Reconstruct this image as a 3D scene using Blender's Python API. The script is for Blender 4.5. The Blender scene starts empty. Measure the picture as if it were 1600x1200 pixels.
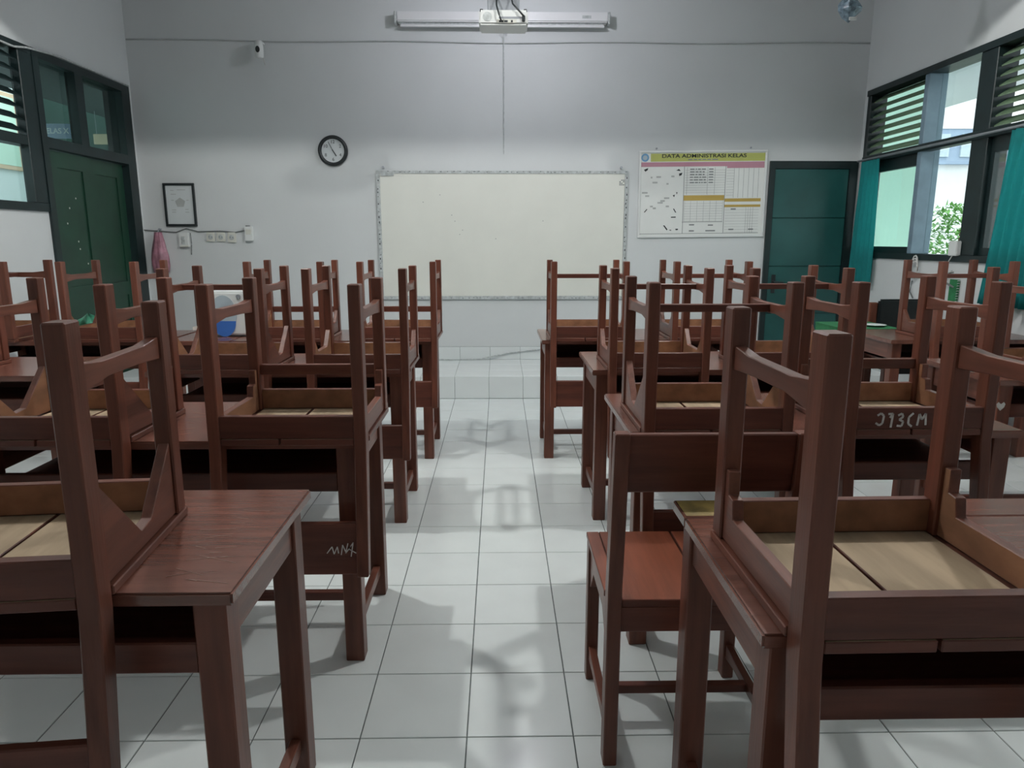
import bpy, bmesh, math, random
from mathutils import Vector
random.seed(7)
PI = math.pi
S = bpy.context.scene
C = S.collection

# ------------------------------------------------------------------ camera
CAM_H, FPX, PITCH, YAW = 1.3694, 1107.2, 0.20002, 0.01751
cd = bpy.data.cameras.new('camera'); cam = bpy.data.objects.new('camera', cd); C.objects.link(cam)
cam.location = (0, 0, CAM_H); cam.rotation_euler = (PI/2 - PITCH, 0, -YAW)
cd.sensor_fit = 'HORIZONTAL'; cd.sensor_width = 36.0; cd.lens = FPX/1600*36.0; cd.clip_start = 0.02
S.camera = cam
# ------------------------------------------------------------------ world: white overcast sky
w = bpy.data.worlds.new('world'); S.world = w; w.use_nodes = True
bg = w.node_tree.nodes['Background']; bg.inputs[0].default_value = (0.90, 0.97, 1.0, 1); bg.inputs[1].default_value = 3.2
# ------------------------------------------------------------------ exposure, lamp levels
S.view_settings.view_transform = 'Standard'; S.view_settings.look = 'None'
S.view_settings.exposure = 0.0; S.view_settings.gamma = 1.0; S.view_settings.use_curve_mapping = False
S.cycles.use_denoising = True
S.cycles.max_bounces = 8; S.cycles.diffuse_bounces = 5; S.cycles.transparent_max_bounces = 12
S.cycles.sample_clamp_indirect = 8.0
BULB_MAIN, BULB_FRONT = 1300.0, 350.0        # emission of the bare ceiling bulbs

# ------------------------------------------------------------------ helpers
class MB:
    """collects shapes of ONE part; build() links them as one mesh object"""
    def __init__(self): self.v = []; self.f = []; self.m = []
    def add(self, vs, fs, mi=0):
        n = len(self.v); self.v += [tuple(p) for p in vs]
        for q in fs: self.f.append([n+i for i in q]); self.m.append(mi)
        return self
    def box(self, x0, x1, y0, y1, z0, z1, mi=0):
        vs = [(x0,y0,z0),(x1,y0,z0),(x1,y1,z0),(x0,y1,z0),(x0,y0,z1),(x1,y0,z1),(x1,y1,z1),(x0,y1,z1)]
        return self.add(vs, [(0,3,2,1),(4,5,6,7),(0,1,5,4),(1,2,6,5),(2,3,7,6),(3,0,4,7)], mi)
    def hexa(self, a, b, mi=0):                       # two quads a (bottom) and b (top), counterclockwise from above
        return self.add(list(a)+list(b), [(0,3,2,1),(4,5,6,7),(0,1,5,4),(1,2,6,5),(2,3,7,6),(3,0,4,7)], mi)
    def prism(self, poly, axis, t0, t1, mi=0):        # poly in the other two axes
        def P(a, b, t):
            return {'x': (t, a, b), 'y': (a, t, b), 'z': (a, b, t)}[axis]
        n = len(poly); vs = [P(a, b, t0) for a, b in poly] + [P(a, b, t1) for a, b in poly]
        fs = [tuple(range(n))[::-1], tuple(range(n, 2*n))] + [(i, (i+1) % n, n+(i+1) % n, n+i) for i in range(n)]
        return self.add(vs, fs, mi)
    def tube(self, path, r, n=8, mi=0, cap=True):
        path = [Vector(p) for p in path]; rings = []
        up = Vector((0.013, 0.021, 1)).normalized()
        for i, p in enumerate(path):
            d = (path[min(i+1, len(path)-1)] - path[max(i-1, 0)]).normalized()
            u = d.cross(up)
            if u.length < 0.05: u = d.cross(Vector((1, 0.02, 0)))
            u.normalize(); vv = d.cross(u).normalized()
            rr = r[i] if isinstance(r, (list, tuple)) else r
            rings.append([p + u*math.cos(2*PI*k/n)*rr + vv*math.sin(2*PI*k/n)*rr for k in range(n)])
        vs = [q for g in rings for q in g]; fs = []
        for i in range(len(rings)-1):
            for k in range(n): fs.append((i*n+k, i*n+(k+1) % n, (i+1)*n+(k+1) % n, (i+1)*n+k))
        if cap: fs += [tuple(range(n))[::-1], tuple(range((len(rings)-1)*n, len(rings)*n))]
        return self.add(vs, fs, mi)
    def lathe(self, prof, n=24, axis='z', c=(0,0,0), mi=0):   # prof: (radius, height)
        vs = []; fs = []
        for r, h in prof:
            for k in range(n):
                a = 2*PI*k/n; x, y = r*math.cos(a), r*math.sin(a)
                p = (x, y, h) if axis == 'z' else ((x, -h, y) if axis == 'y' else (h, x, y))
                vs.append((p[0]+c[0], p[1]+c[1], p[2]+c[2]))
        for i in range(len(prof)-1):
            for k in range(n): fs.append((i*n+k, i*n+(k+1) % n, (i+1)*n+(k+1) % n, (i+1)*n+k))
        fs += [tuple(range(n))[::-1], tuple(range((len(prof)-1)*n, len(prof)*n))]
        return self.add(vs, fs, mi)
    def sheet(self, fn, nu, nv, th=(0, 0, 0), mi=0):          # fn(u,v) -> point; th = thickness offset vector
        vs = [fn(i/nu, j/nv) for j in range(nv+1) for i in range(nu+1)]; n = len(vs)
        t = Vector(th); vs = [Vector(p) for p in vs]; vs = vs + [p + t for p in vs]; fs = []
        W = nu+1
        for j in range(nv):
            for i in range(nu):
                a = j*W+i; fs += [(a, a+1, a+W+1, a+W), (n+a, n+a+W, n+a+W+1, n+a+1)]
        for i in range(nu):
            fs += [(i, n+i, n+i+1, i+1), (nv*W+i, nv*W+i+1, n+nv*W+i+1, n+nv*W+i)]
        for j in range(nv):
            a, b = j*W, j*W+nu; fs += [(a, a+W, n+a+W, n+a), (b, n+b, n+b+W, b+W)]
        return self.add(vs, fs, mi)
    def mesh(self, name, mats, bevel=0.0, smooth=False, seg=1):
        me = bpy.data.meshes.new(name); me.from_pydata(self.v, [], self.f)
        for p, mi in zip(me.polygons, self.m): p.material_index = mi
        bm = bmesh.new(); bm.from_mesh(me)
        if bevel:
            bmesh.ops.bevel(bm, geom=list(bm.edges), offset=bevel, segments=seg, affect='EDGES', clamp_overlap=True)
        bmesh.ops.recalc_face_normals(bm, faces=bm.faces)
        if smooth:
            for f in bm.faces: f.smooth = True
        bm.to_mesh(me); bm.free()
        for m in (mats if isinstance(mats, (list, tuple)) else [mats]): me.materials.append(m)
        return me
    def build(self, name, mats, parent=None, bevel=0.0, smooth=False, seg=1):
        return link(name, self.mesh(name, mats, bevel, smooth, seg), parent)

def link(name, me, parent=None, loc=(0, 0, 0), rot=(0, 0, 0)):
    o = bpy.data.objects.new(name, me); C.objects.link(o); o.parent = parent
    o.location = loc; o.rotation_euler = rot
    return o
def tag(o, label=None, cat=None, group=None, kind=None):
    if label: o['label'] = label
    if cat: o['category'] = cat
    if group: o['group'] = group
    if kind: o['kind'] = kind
    return o
def thing(name, label, cat, loc=(0, 0, 0), rot=(0, 0, 0), group=None):
    return tag(link(name, None, None, loc, rot), label, cat, group)
def struct(name, mb, mat, parent=None, bevel=0.0, label=None):
    o = mb.build(name, mat, parent, bevel)
    if parent is None: o['kind'] = 'structure'
    if label: o['label'] = label
    return o
def box(x0, x1, y0, y1, z0, z1, mi=0): return MB().box(x0, x1, y0, y1, z0, z1, mi)

def text_mesh(txt, size, mat, name='lettering', extrude=0.0006, align='CENTER', bold=0.0):
    cu = bpy.data.curves.new('t', 'FONT'); cu.body = txt; cu.size = size; cu.extrude = extrude; cu.offset = bold
    cu.align_x = align; cu.align_y = 'CENTER'
    ob = bpy.data.objects.new('t', cu); C.objects.link(ob)
    dg = bpy.context.evaluated_depsgraph_get(); me = bpy.data.meshes.new_from_object(ob.evaluated_get(dg))
    bpy.data.objects.remove(ob); bpy.data.curves.remove(cu)
    me.materials.clear(); me.materials.append(mat); me.name = name
    return me
def strokes(lines, wd, plane, off, th=0.0008):
    """hand-drawn chalk or pen strokes as thin ribbons; plane 'y' draws in x,z on the face y=off looking towards -y"""
    mb = MB()
    for ln in lines:
        for (a, b), (c, d) in zip(ln, ln[1:]):
            L = math.hypot(c-a, d-b) or 1e-6; nx, nz = -(d-b)/L*wd/2, (c-a)/L*wd/2
            q = [(a+nx, b+nz), (a-nx, b-nz), (c-nx, d-nz), (c+nx, d+nz)]
            mb.prism(q, plane, off, off-th)
    return mb

# ------------------------------------------------------------------ materials
def pm(name, col, rough=0.6, noise=0.0, scale=8.0, metal=0.0, spec=0.5, bump=0.0, emit=None, coat=0.0, stretch=None, bscale=None, rand=0.0):
    m = bpy.data.materials.new(name); m.use_nodes = True; nt = m.node_tree; b = nt.nodes['Principled BSDF']
    b.inputs['Base Color'].default_value = (*col, 1); b.inputs['Roughness'].default_value = rough
    b.inputs['Metallic'].default_value = metal; b.inputs['Specular IOR Level'].default_value = spec
    b.inputs['Coat Weight'].default_value = coat; b.inputs['Coat Roughness'].default_value = 0.22
    tc = nt.nodes.new('ShaderNodeTexCoord'); mp = nt.nodes.new('ShaderNodeMapping')
    nt.links.new(tc.outputs['Object'], mp.inputs[0])
    if stretch: mp.inputs['Scale'].default_value = stretch
    last = None
    if noise:
        n = nt.nodes.new('ShaderNodeTexNoise'); n.inputs['Scale'].default_value = scale; n.inputs['Detail'].default_value = 6
        nt.links.new(mp.outputs[0], n.inputs['Vector'])
        r = nt.nodes.new('ShaderNodeValToRGB')
        r.color_ramp.elements[0].position = 0.3; r.color_ramp.elements[1].position = 0.7
        r.color_ramp.elements[0].color = (*[max(0, c*(1-noise)) for c in col], 1)
        r.color_ramp.elements[1].color = (*[min(1, c*(1+noise)) for c in col], 1)
        nt.links.new(n.outputs['Fac'], r.inputs[0]); last = r.outputs[0]
    if rand:
        oi = nt.nodes.new('ShaderNodeObjectInfo'); mr = nt.nodes.new('ShaderNodeMapRange')
        mr.inputs['To Min'].default_value = 1-rand; mr.inputs['To Max'].default_value = 1+rand
        nt.links.new(oi.outputs['Random'], mr.inputs['Value'])
        hs = nt.nodes.new('ShaderNodeHueSaturation'); hs.inputs['Color'].default_value = (*col, 1)
        if last: nt.links.new(last, hs.inputs['Color'])
        nt.links.new(mr.outputs[0], hs.inputs['Value']); last = hs.outputs[0]
    if last: nt.links.new(last, b.inputs['Base Color'])
    if bump:
        n2 = nt.nodes.new('ShaderNodeTexNoise'); n2.inputs['Scale'].default_value = bscale or scale*4; n2.inputs['Detail'].default_value = 4
        nt.links.new(mp.outputs[0], n2.inputs['Vector'])
        bp = nt.nodes.new('ShaderNodeBump'); bp.inputs['Strength'].default_value = bump; bp.inputs['Distance'].default_value = 0.01
        nt.links.new(n2.outputs['Fac'], bp.inputs['Height']); nt.links.new(bp.outputs[0], b.inputs['Normal'])
    if emit:
        b.inputs['Emission Color'].default_value = (*emit[0], 1); b.inputs['Emission Strength'].default_value = emit[1]
    return m

def glass_mat(name, tint, gloss=0.10):
    m = bpy.data.materials.new(name); m.use_nodes = True; nt = m.node_tree; nt.nodes.clear()
    o = nt.nodes.new('ShaderNodeOutputMaterial'); t = nt.nodes.new('ShaderNodeBsdfTransparent'); g = nt.nodes.new('ShaderNodeBsdfGlossy')
    x = nt.nodes.new('ShaderNodeMixShader'); t.inputs[0].default_value = (*tint, 1); g.inputs['Roughness'].default_value = 0.05
    x.inputs[0].default_value = gloss
    nt.links.new(t.outputs[0], x.inputs[1]); nt.links.new(g.outputs[0], x.inputs[2]); nt.links.new(x.outputs[0], o.inputs[0])
    return m

M = {}
M['wall'] = pm('wall_paint', (0.63, 0.655, 0.66), 0.7, 0.03, 1.5, bump=0.05, bscale=40)
M['ceil'] = pm('ceiling_paint', (0.72, 0.73, 0.73), 0.9, 0.02, 2)
M['tile'] = pm('white_ceramic_tile', (0.74, 0.79, 0.79), 0.20, 0.03, 5, rand=0.02)
M['grout'] = pm('dark_grout', (0.10, 0.12, 0.12), 0.9, 0.2, 30)
M['platile'] = pm('platform_ceramic_tile', (0.76, 0.80, 0.80), 0.25, 0.02, 5, rand=0.02)
M['plagrout'] = pm('grey_grout', (0.25, 0.28, 0.28), 0.9, 0.2, 30)
def wood(name, col, rough, noise=0.28, stretch=(18, 2.0, 2.0), rand=0.12, coat=0.0, spec=0.3):
    return pm(name, col, rough, noise, 3.0, bump=0.06, bscale=14, stretch=stretch, rand=rand, coat=coat, spec=spec)
M['wood_top'] = wood('varnished_tabletop', (0.165, 0.062, 0.042), 0.25, 0.22, (1.2, 14, 14), 0.08, 0.35, 0.5)
M['wood'] = wood('varnished_wood_upright', (0.132, 0.043, 0.026), 0.40, 0.28, (14, 14, 1.2), 0.15, 0.15)
M['wood_x'] = wood('varnished_wood_crosswise', (0.108, 0.034, 0.022), 0.42, 0.28, (1.2, 14, 14), 0.15, 0.12)
M['wood_y'] = wood('varnished_wood_lengthwise', (0.142, 0.050, 0.032), 0.38, 0.28, (14, 1.2, 14), 0.15, 0.2)
M['seat'] = wood('varnished_seat_plank', (0.20, 0.058, 0.030), 0.33, 0.2, (12, 1.2, 12), 0.1, 0.4)
M['raw'] = wood('raw_plank_underside', (0.40, 0.305, 0.205), 0.8, 0.22, (7, 1.0, 7), 0.10)
M['raw2'] = wood('raw_apron_inside', (0.25, 0.120, 0.066), 0.65, 0.3, (5, 2, 5), 0.2)
M['frame'] = pm('dark_green_frame_paint', (0.007, 0.018, 0.019), 0.42, 0.25, 9, bump=0.05)
M['louvre'] = pm('dusty_green_lit_slat', (0.13, 0.20, 0.12), 0.6, 0.2, 9)  # dusty green, lightened to stand for light caught on the slats
M['daylit_post'] = pm('blue_grey_daylit_post', (0.16, 0.24, 0.30), 0.5, 0.12, 9)  # blue grey stands for daylight on the side face of one post
M['green'] = pm('green_door_paint', (0.009, 0.045, 0.026), 0.38, 0.2, 4, bump=0.04)
M['teal'] = pm('teal_door_paint', (0.016, 0.085, 0.080), 0.36, 0.2, 3, bump=0.04)
M['glass'] = glass_mat('window_glass', (0.93, 0.97, 0.96))
M['smoke'] = glass_mat('tinted_transom_glass', (0.62, 0.70, 0.68), 0.08)
M['white'] = pm('white_plastic', (0.72, 0.74, 0.73), 0.4, 0.03, 6)
M['offwhite'] = pm('cream_plastic', (0.62, 0.62, 0.56), 0.45, 0.04, 6)
M['board'] = pm('whiteboard_surface', (0.76, 0.77, 0.71), 0.28, 0.025, 3)
M['alu'] = pm('grey_edge_tape', (0.46, 0.49, 0.49), 0.5, 0.25, 40)
M['mark'] = pm('dark_ink', (0.02, 0.025, 0.028), 0.7, 0.1, 9)
M['greyink'] = pm('grey_ink', (0.22, 0.24, 0.24), 0.7, 0.1, 9)
M['paleink'] = pm('pale_grey_ink', (0.42, 0.44, 0.43), 0.7, 0.1, 9)
M['paper'] = pm('white_paper', (0.74, 0.76, 0.74), 0.7, 0.02, 9)
M['clockface'] = pm('clock_paper', (0.62, 0.66, 0.67), 0.5, 0.02, 9)
M['black'] = pm('black_plastic', (0.015, 0.020, 0.022), 0.4, 0.1, 9)
M['vinyl'] = pm('black_vinyl', (0.012, 0.016, 0.017), 0.5, 0.2, 30, bump=0.1)
M['screen'] = pm('screen_housing_white', (0.74, 0.75, 0.76), 0.35, 0.02, 6)
M['steel'] = pm('grey_steel', (0.33, 0.35, 0.38), 0.45, 0.08, 12, metal=0.3)
M['cable'] = pm('grey_cable', (0.17, 0.18, 0.18), 0.6, 0.1, 9)
M['palecable'] = pm('wall_coloured_cable', (0.48, 0.50, 0.50), 0.6, 0.08, 9)
M['whitecable'] = pm('white_cable', (0.6, 0.6, 0.58), 0.5, 0.05, 9)
M['olive'] = pm('olive_print', (0.44, 0.47, 0.13), 0.6, 0.04, 9)
M['pink'] = pm('mauve_print', (0.46, 0.23, 0.29), 0.6, 0.05, 9)
M['gold'] = pm('gold_print', (0.47, 0.33, 0.08), 0.6, 0.05, 9)
M['blue'] = pm('blue_print', (0.12, 0.30, 0.50), 0.5, 0.1, 20)
M['brightblue'] = pm('bright_blue_print', (0.05, 0.17, 0.55), 0.4, 0.05, 9)
M['paleblue'] = pm('pale_grey_window', (0.42, 0.50, 0.55), 0.25, 0.05, 9)
M['curtain'] = pm('teal_curtain_cloth', (0.015, 0.28, 0.28), 0.85, 0.12, 30, bump=0.1)
def translucent(m, col, f):
    nt = m.node_tree; b = nt.nodes['Principled BSDF']; o = [n for n in nt.nodes if n.type == 'OUTPUT_MATERIAL'][0]
    t = nt.nodes.new('ShaderNodeBsdfTranslucent'); t.inputs[0].default_value = (*col, 1); x = nt.nodes.new('ShaderNodeMixShader'); x.inputs[0].default_value = f
    nt.links.new(b.outputs[0], x.inputs[1]); nt.links.new(t.outputs[0], x.inputs[2]); nt.links.new(x.outputs[0], o.inputs[0])
translucent(M['curtain'], (0.02, 0.55, 0.55), 0.45)
M['cloth'] = pm('green_table_cloth', (0.02, 0.17, 0.06), 0.8, 0.2, 30, bump=0.1)
M['pinkbag'] = pm('pink_bag_film', (0.36, 0.17, 0.22), 0.35, 0.35, 14, bump=0.3, bscale=18)
M['mint'] = pm('mint_outer_wall', (0.52, 0.80, 0.66), 0.8, 0.03, 2)
M['cyanwall'] = pm('pale_cyan_outer_wall', (0.62, 0.78, 0.77), 0.8, 0.03, 2)
M['shadewall'] = pm('dark_green_shade_wall', (0.035, 0.075, 0.065), 0.8, 0.1, 3)  # dark colour stands for the dim end of the corridor
M['concrete'] = pm('grey_concrete', (0.42, 0.43, 0.42), 0.9, 0.15, 4)
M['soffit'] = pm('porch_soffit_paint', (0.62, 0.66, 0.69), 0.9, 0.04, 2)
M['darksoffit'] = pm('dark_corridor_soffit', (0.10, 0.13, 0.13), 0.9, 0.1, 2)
M['farwall'] = pm('far_building_wall', (0.72, 0.72, 0.72), 0.85, 0.06, 2)
M['farblue'] = pm('far_building_blue', (0.28, 0.36, 0.48), 0.7, 0.06, 2)
M['leaf'] = pm('green_leaf', (0.14, 0.33, 0.07), 0.6, 0.4, 3, rand=0.15)
M['bark'] = pm('brown_bark', (0.12, 0.08, 0.05), 0.9, 0.3, 12)
M['chalk'] = pm('white_chalk', (0.62, 0.60, 0.57), 0.9, 0.2, 60)
M['scratch'] = pm('scratched_varnish', (0.30, 0.19, 0.15), 0.6, 0.2, 30)
M['tape'] = pm('white_tape', (0.66, 0.64, 0.60), 0.6, 0.1, 30)
M['sticker'] = pm('yellow_sticker', (0.36, 0.26, 0.09), 0.5, 0.55, 16)
M['cream'] = pm('cream_board', (0.62, 0.52, 0.36), 0.7, 0.05, 9)
M['bulb'] = pm('lit_bulb', (0.9, 0.9, 0.9), 0.4, emit=((1.0, 1.0, 0.97), BULB_MAIN))
M['bulb2'] = pm('lit_cool_bulb', (0.9, 0.9, 0.9), 0.4, emit=((0.93, 0.92, 1.0), BULB_FRONT))
M['film'] = pm('clear_blue_plastic', (0.20, 0.28, 0.34), 0.15, 0.5, 30, bump=0.5, bscale=40)

# ------------------------------------------------------------------ room shell
XL, XR, YF, YB, ZC = -3.40, 3.45, 7.01, -3.60, 3.65
WT = 0.15
# floor: dark grout bed with every tile laid on it
floor = struct('floor', box(XL-WT, XR+WT, YB-WT, YF+WT, -0.15, -0.003), M['grout'])
X0, Y0, TS = -0.096, 1.7586, 0.30
PF = 6.11                                          # platform front
def tile_mb(sx, sy, z0=-0.006, z1=0.0, g=0.0017, b=0.0014):
    x, y = sx/2-g, sy/2-g
    m = MB(); m.add([(-x,-y,z0),(x,-y,z0),(x,y,z0),(-x,y,z0),(-x,-y,z1-b),(x,-y,z1-b),(x,y,z1-b),(-x,y,z1-b),
                     (-x+b,-y+b,z1),(x-b,-y+b,z1),(x-b,y-b,z1),(-x+b,y-b,z1)],
                    [(0,1,5,4),(1,2,6,5),(2,3,7,6),(3,0,4,7),(4,5,9,8),(5,6,10,9),(6,7,11,10),(7,4,8,11),(8,9,10,11)])
    return m
tile_cache = {}
def tile(sx, sy, mat, name='tile'):
    k = (round(sx, 4), round(sy, 4), mat.name)
    if k not in tile_cache: tile_cache[k] = tile_mb(sx, sy).mesh(name, mat)
    return tile_cache[k]
def in_frame(x, y):
    dep = y*math.cos(PITCH) + CAM_H*math.sin(PITCH); dx = x - y*math.tan(YAW)
    u = FPX*dx/dep; v = FPX*(CAM_H*math.cos(PITCH) - y*math.sin(PITCH))/dep
    return abs(u) < 850 and v < 690
cells = []
i0 = math.floor((XL-X0)/TS); j0 = math.floor((YB-Y0)/TS)
for i in range(i0, 14):
    for j in range(j0, 17):
        ax, bx = max(X0+i*TS, XL), min(X0+(i+1)*TS, XR); ay, by = max(Y0+j*TS, YB), min(Y0+(j+1)*TS, PF)
        if bx-ax > 0.02 and by-ay > 0.02: cells.append((ax, bx, ay, by))
cells.sort(key=lambda c: (0 if in_frame((c[0]+c[1])/2, (c[2]+c[3])/2) else 1, abs(c[2])))
rest = MB()
for k, (ax, bx, ay, by) in enumerate(cells):
    if k < 300 and in_frame((ax+bx)/2, (ay+by)/2):
        link('tile', tile(bx-ax, by-ay, M['tile']), floor, ((ax+bx)/2, (ay+by)/2, 0))
    else:
        t = tile_mb(bx-ax, by-ay); rest.add([(x+(ax+bx)/2, y+(ay+by)/2, z) for x, y, z in t.v], t.f)
o = rest.build('tile_field', M['tile'], floor); o['kind'] = 'stuff'

# teaching platform with tiled top and riser, skirting tiles along the front wall
PZ = 0.20
plat = struct('platform', box(XL, XR, PF+0.004, YF, -0.002, PZ-0.004), M['plagrout'], label='low white tiled teaching platform under the whiteboard')
for i in range(i0, 13):
    ax, bx = max(X0+i*TS, XL), min(X0+(i+1)*TS, XR)
    if bx-ax < 0.02: continue
    link('riser_tile', tile(bx-ax, PZ, M['platile']), plat, ((ax+bx)/2, PF, PZ/2), (PI/2, 0, 0))
    for j in range(3):
        link('platform_tile', tile(bx-ax, 0.30, M['platile']), plat, ((ax+bx)/2, PF+0.15+0.3*j, PZ))
skirt = struct('baseboard_front', box(XL, 2.54, YF-0.008, YF, PZ, PZ+0.13), M['plagrout'])
for i in range(i0, 9):
    ax, bx = max(X0+i*TS, XL), min(X0+(i+1)*TS, 2.54)
    if bx-ax < 0.02: continue
    link('skirting_tile', tile(bx-ax, 0.13, M['platile']), skirt, ((ax+bx)/2, YF-0.0135, PZ+0.065), (PI/2, 0, 0))

struct('ceiling', box(XL-WT, XR+WT, YB-WT, YF+WT, ZC, ZC+0.12), M['ceil'])
struct('wall_front', box(XL-WT, XR+WT, YF, YF+WT, -0.1, ZC), M['wall'])
struct('wall_back', box(XL-WT, XR+WT, YB-WT, YB, -0.1, ZC), M['wall'])
struct('shade_beam_1', box(XL, XR, 4.32, 4.52, 3.17, ZC), M['ceil'], label='unseen white ceiling beam shading the upper front wall from the bulbs')  # unseen beam, placed to cut the bulbs' light off the upper front wall
# right wall: window band z 1.21..2.73 from y 1.5 to the corner
RZ0, RZT, RZ1, RY0 = 1.21, 2.11, 2.73, 1.50
struct('wall_right', MB().box(XR, XR+WT, YB, YF, -0.1, RZ0).box(XR, XR+WT, YB, YF, RZ1, ZC)
       .box(XR, XR+WT, YB, RY0, RZ0, RZ1).box(XR, XR+WT, 6.95, YF, RZ0, RZ1), M['wall'])
# left wall: window band z 1.60..2.74 from y 2.0 to 5.48, door bay 5.48..6.93
LZ0, LZT, LZ1, LY0, LYD = 1.58, 2.07, 2.74, 2.0, 5.60
struct('wall_left', MB().box(XL-WT, XL, YB, LYD-0.04, -0.1, LZ0).box(XL-WT, XL, YB, YF, LZ1, ZC)
       .box(XL-WT, XL, YB, LY0, LZ0, LZ1).box(XL-WT, XL, 6.94, YF, -0.1, LZ1), M['wall'])

def frame_box(par, x0, x1, y0, y1, z0, z1, name='frame_bar', mat='frame', bev=0.004):
    return box(x0, x1, y0, y1, z0, z1).build(name, M[mat], par, bev)
def slats(par, xc, y0, y1, z0, z1, n, lean, mat='louvre'):
    """fixed wooden louvre slats, each one a part"""
    st = (z1-z0)/n; me = None
    dx, dz, t = 0.042, 0.027*lean, 0.009
    mb = MB().hexa([(-dx, 0, -dz), (dx, 0, dz), (dx, y1-y0, dz), (-dx, y1-y0, -dz)],
                   [(-dx, 0, -dz+t), (dx, 0, dz+t), (dx, y1-y0, dz+t), (-dx, y1-y0, -dz+t)])
    me = mb.mesh('louvre_slat', M[mat])
    for k in range(n): link('louvre_slat', me, par, (xc, y0, z0+st*(k+0.5)))

# ---- right window band
wr = struct('window_1', MB().box(XR-0.015, XR+WT, RY0, 6.95, RZ0-0.0, RZ0+0.05).box(XR-0.015, XR+WT, RY0, 6.95, RZ1-0.05, RZ1), M['frame'],
            label='long dark green window frame with louvres above panes on the right wall')
frame_box(wr, XR-0.01, XR+0.08, RY0, 6.95, RZT-0.03, RZT+0.03, 'transom_bar')
posts = [(6.89, 6.95), (5.98, 6.04), (5.18, 5.36), (4.26, 4.32), (3.62, 3.68), (2.72, 2.78), (2.08, 2.14), (1.5, 1.56)]
for k, (a, b) in enumerate(posts):
    frame_box(wr, XR-0.005, XR+WT, a, b, RZ0+0.05, RZ1-0.05, 'post', 'daylit_post' if k == 1 else 'frame')
def casement(y0, y1):
    z0, z1 = RZ0+0.05, RZT-0.03
    f = 0.09 if y1 > 6 else 0.045
    fr = MB().box(XR+0.03, XR+0.07, y0+0.03, y1-f, z0, z0+0.055).box(XR+0.03, XR+0.07, y0+0.03, y1-f, z1-0.10, z1) \
             .box(XR+0.03, XR+0.07, y0+0.001, y0+0.03, z0, z1).box(XR+0.03, XR+0.07, y1-f, y1-0.001, z0, z1).build('casement', M['frame'], wr)
    box(XR+0.047, XR+0.051, y0+0.03, y1-f, z0+0.055, z1-0.10).build('pane', M['glass'], fr)
for k, (hi, lo) in enumerate(zip(posts, posts[1:])):
    y0, y1 = lo[1], hi[0]
    if k in (0, 2, 4, 6):
        slats(wr, XR+0.07, y0, y1, RZT+0.035, RZ1-0.055, 8, 1.0)
        casement(y0, y1)
    else:
        box(XR+0.10, XR+0.104, y0, y1, RZ0+0.05, RZT-0.03).build('pane', M['glass'], wr)
        box(XR+0.10, XR+0.104, y0, y1, RZT+0.03, RZ1-0.05).build('pane', M['glass'], wr)

# ---- left window band and double door
wl = struct('window_2', MB().box(XL-WT, XL+0.015, LY0, LYD-0.04, LZ0, LZ0+0.06).box(XL-WT, XL+0.015, LY0, LYD-0.04, LZ1-0.05, LZ1), M['frame'],
            label='dark green high window frame with louvres on the left wall')
frame_box(wl, XL-0.10, XL+0.01, LY0, LYD-0.04, LZT-0.03, LZT+0.04, 'transom_bar')
lposts = [(5.41, 5.56), (4.50, 4.56), (3.80, 3.86), (2.85, 2.91), (2.0, 2.06)]
for a, b in lposts: frame_box(wl, XL-0.05, XL+0.014, a, b, LZ0+0.06, LZ1-0.05, 'post')
for hi, lo in zip(lposts, lposts[1:]):
    slats(wl, XL-0.045, lo[1], hi[0], LZT+0.045, LZ1-0.055, 7, -1.0, 'frame')
    box(XL-0.045, XL-0.041, lo[1], hi[0], LZ0+0.06, LZT-0.03).build('pane', M['glass'], wl)
d1 = struct('door_1', MB().box(XL-WT, XL+0.02, 6.80, 6.94, 0, LZ1).box(XL-WT, XL+0.02, LYD-0.04, LYD+0.03, 0, LZ1)
            .box(XL-WT, XL+0.02, LYD+0.03, 6.80, LZT-0.02, LZT+0.06).box(XL-WT, XL+0.02, LYD+0.03, 6.80, LZ1-0.06, LZ1)
            .box(XL-0.06, XL+0.02, 6.08, 6.19, LZT+0.06, LZ1-0.06), M['frame'],
            label='green double door with dark frame and glazed transom on the left wall')
for a, b in ((LYD+0.03, 6.08), (6.20, 6.80)):
    box(XL-0.045, XL-0.041, a, b, LZT+0.06, LZ1-0.06).build('transom_pane', M['smoke'], d1)
def leaf(wid, name='door_leaf'):
    """panelled leaf in its own frame: hinge at y=0, width along +y, face towards +x"""
    z0, z1, s = 0.01, LZT-0.03, 0.11
    return MB().box(-0.035, 0, 0, s, z0, z1).box(-0.035, 0, wid-s, wid, z0, z1).box(-0.035, 0, s, wid-s, z0, z0+0.16) \
        .box(-0.035, 0, s, wid-s, z1-0.12, z1).box(-0.035, 0, s, wid-s, 0.88, 1.0) \
        .box(-0.026, -0.010, s, wid-s, z0+0.16, 0.88).box(-0.026, -0.010, s, wid-s, 1.0, z1-0.12)
o = leaf(0.57).build('door_leaf', M['green'], d1); o.location = (XL-0.01, LYD+0.035, 0)
o = leaf(0.57).build('door_leaf', M['green'], d1); o.location = (XL-0.035, LYD+0.61, 0)
for yy, zz in ((5.80, 1.50), (5.92, 1.36), (5.93, 1.30), (6.02, 1.18), (5.85, 1.62), (5.95, 1.70)):
    MB().lathe([(0.008, 0), (0.008, 0.0008)], 6, 'x', (XL-0.0095, yy, zz)).build('paint_chip', M['tape'], d1)
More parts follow.
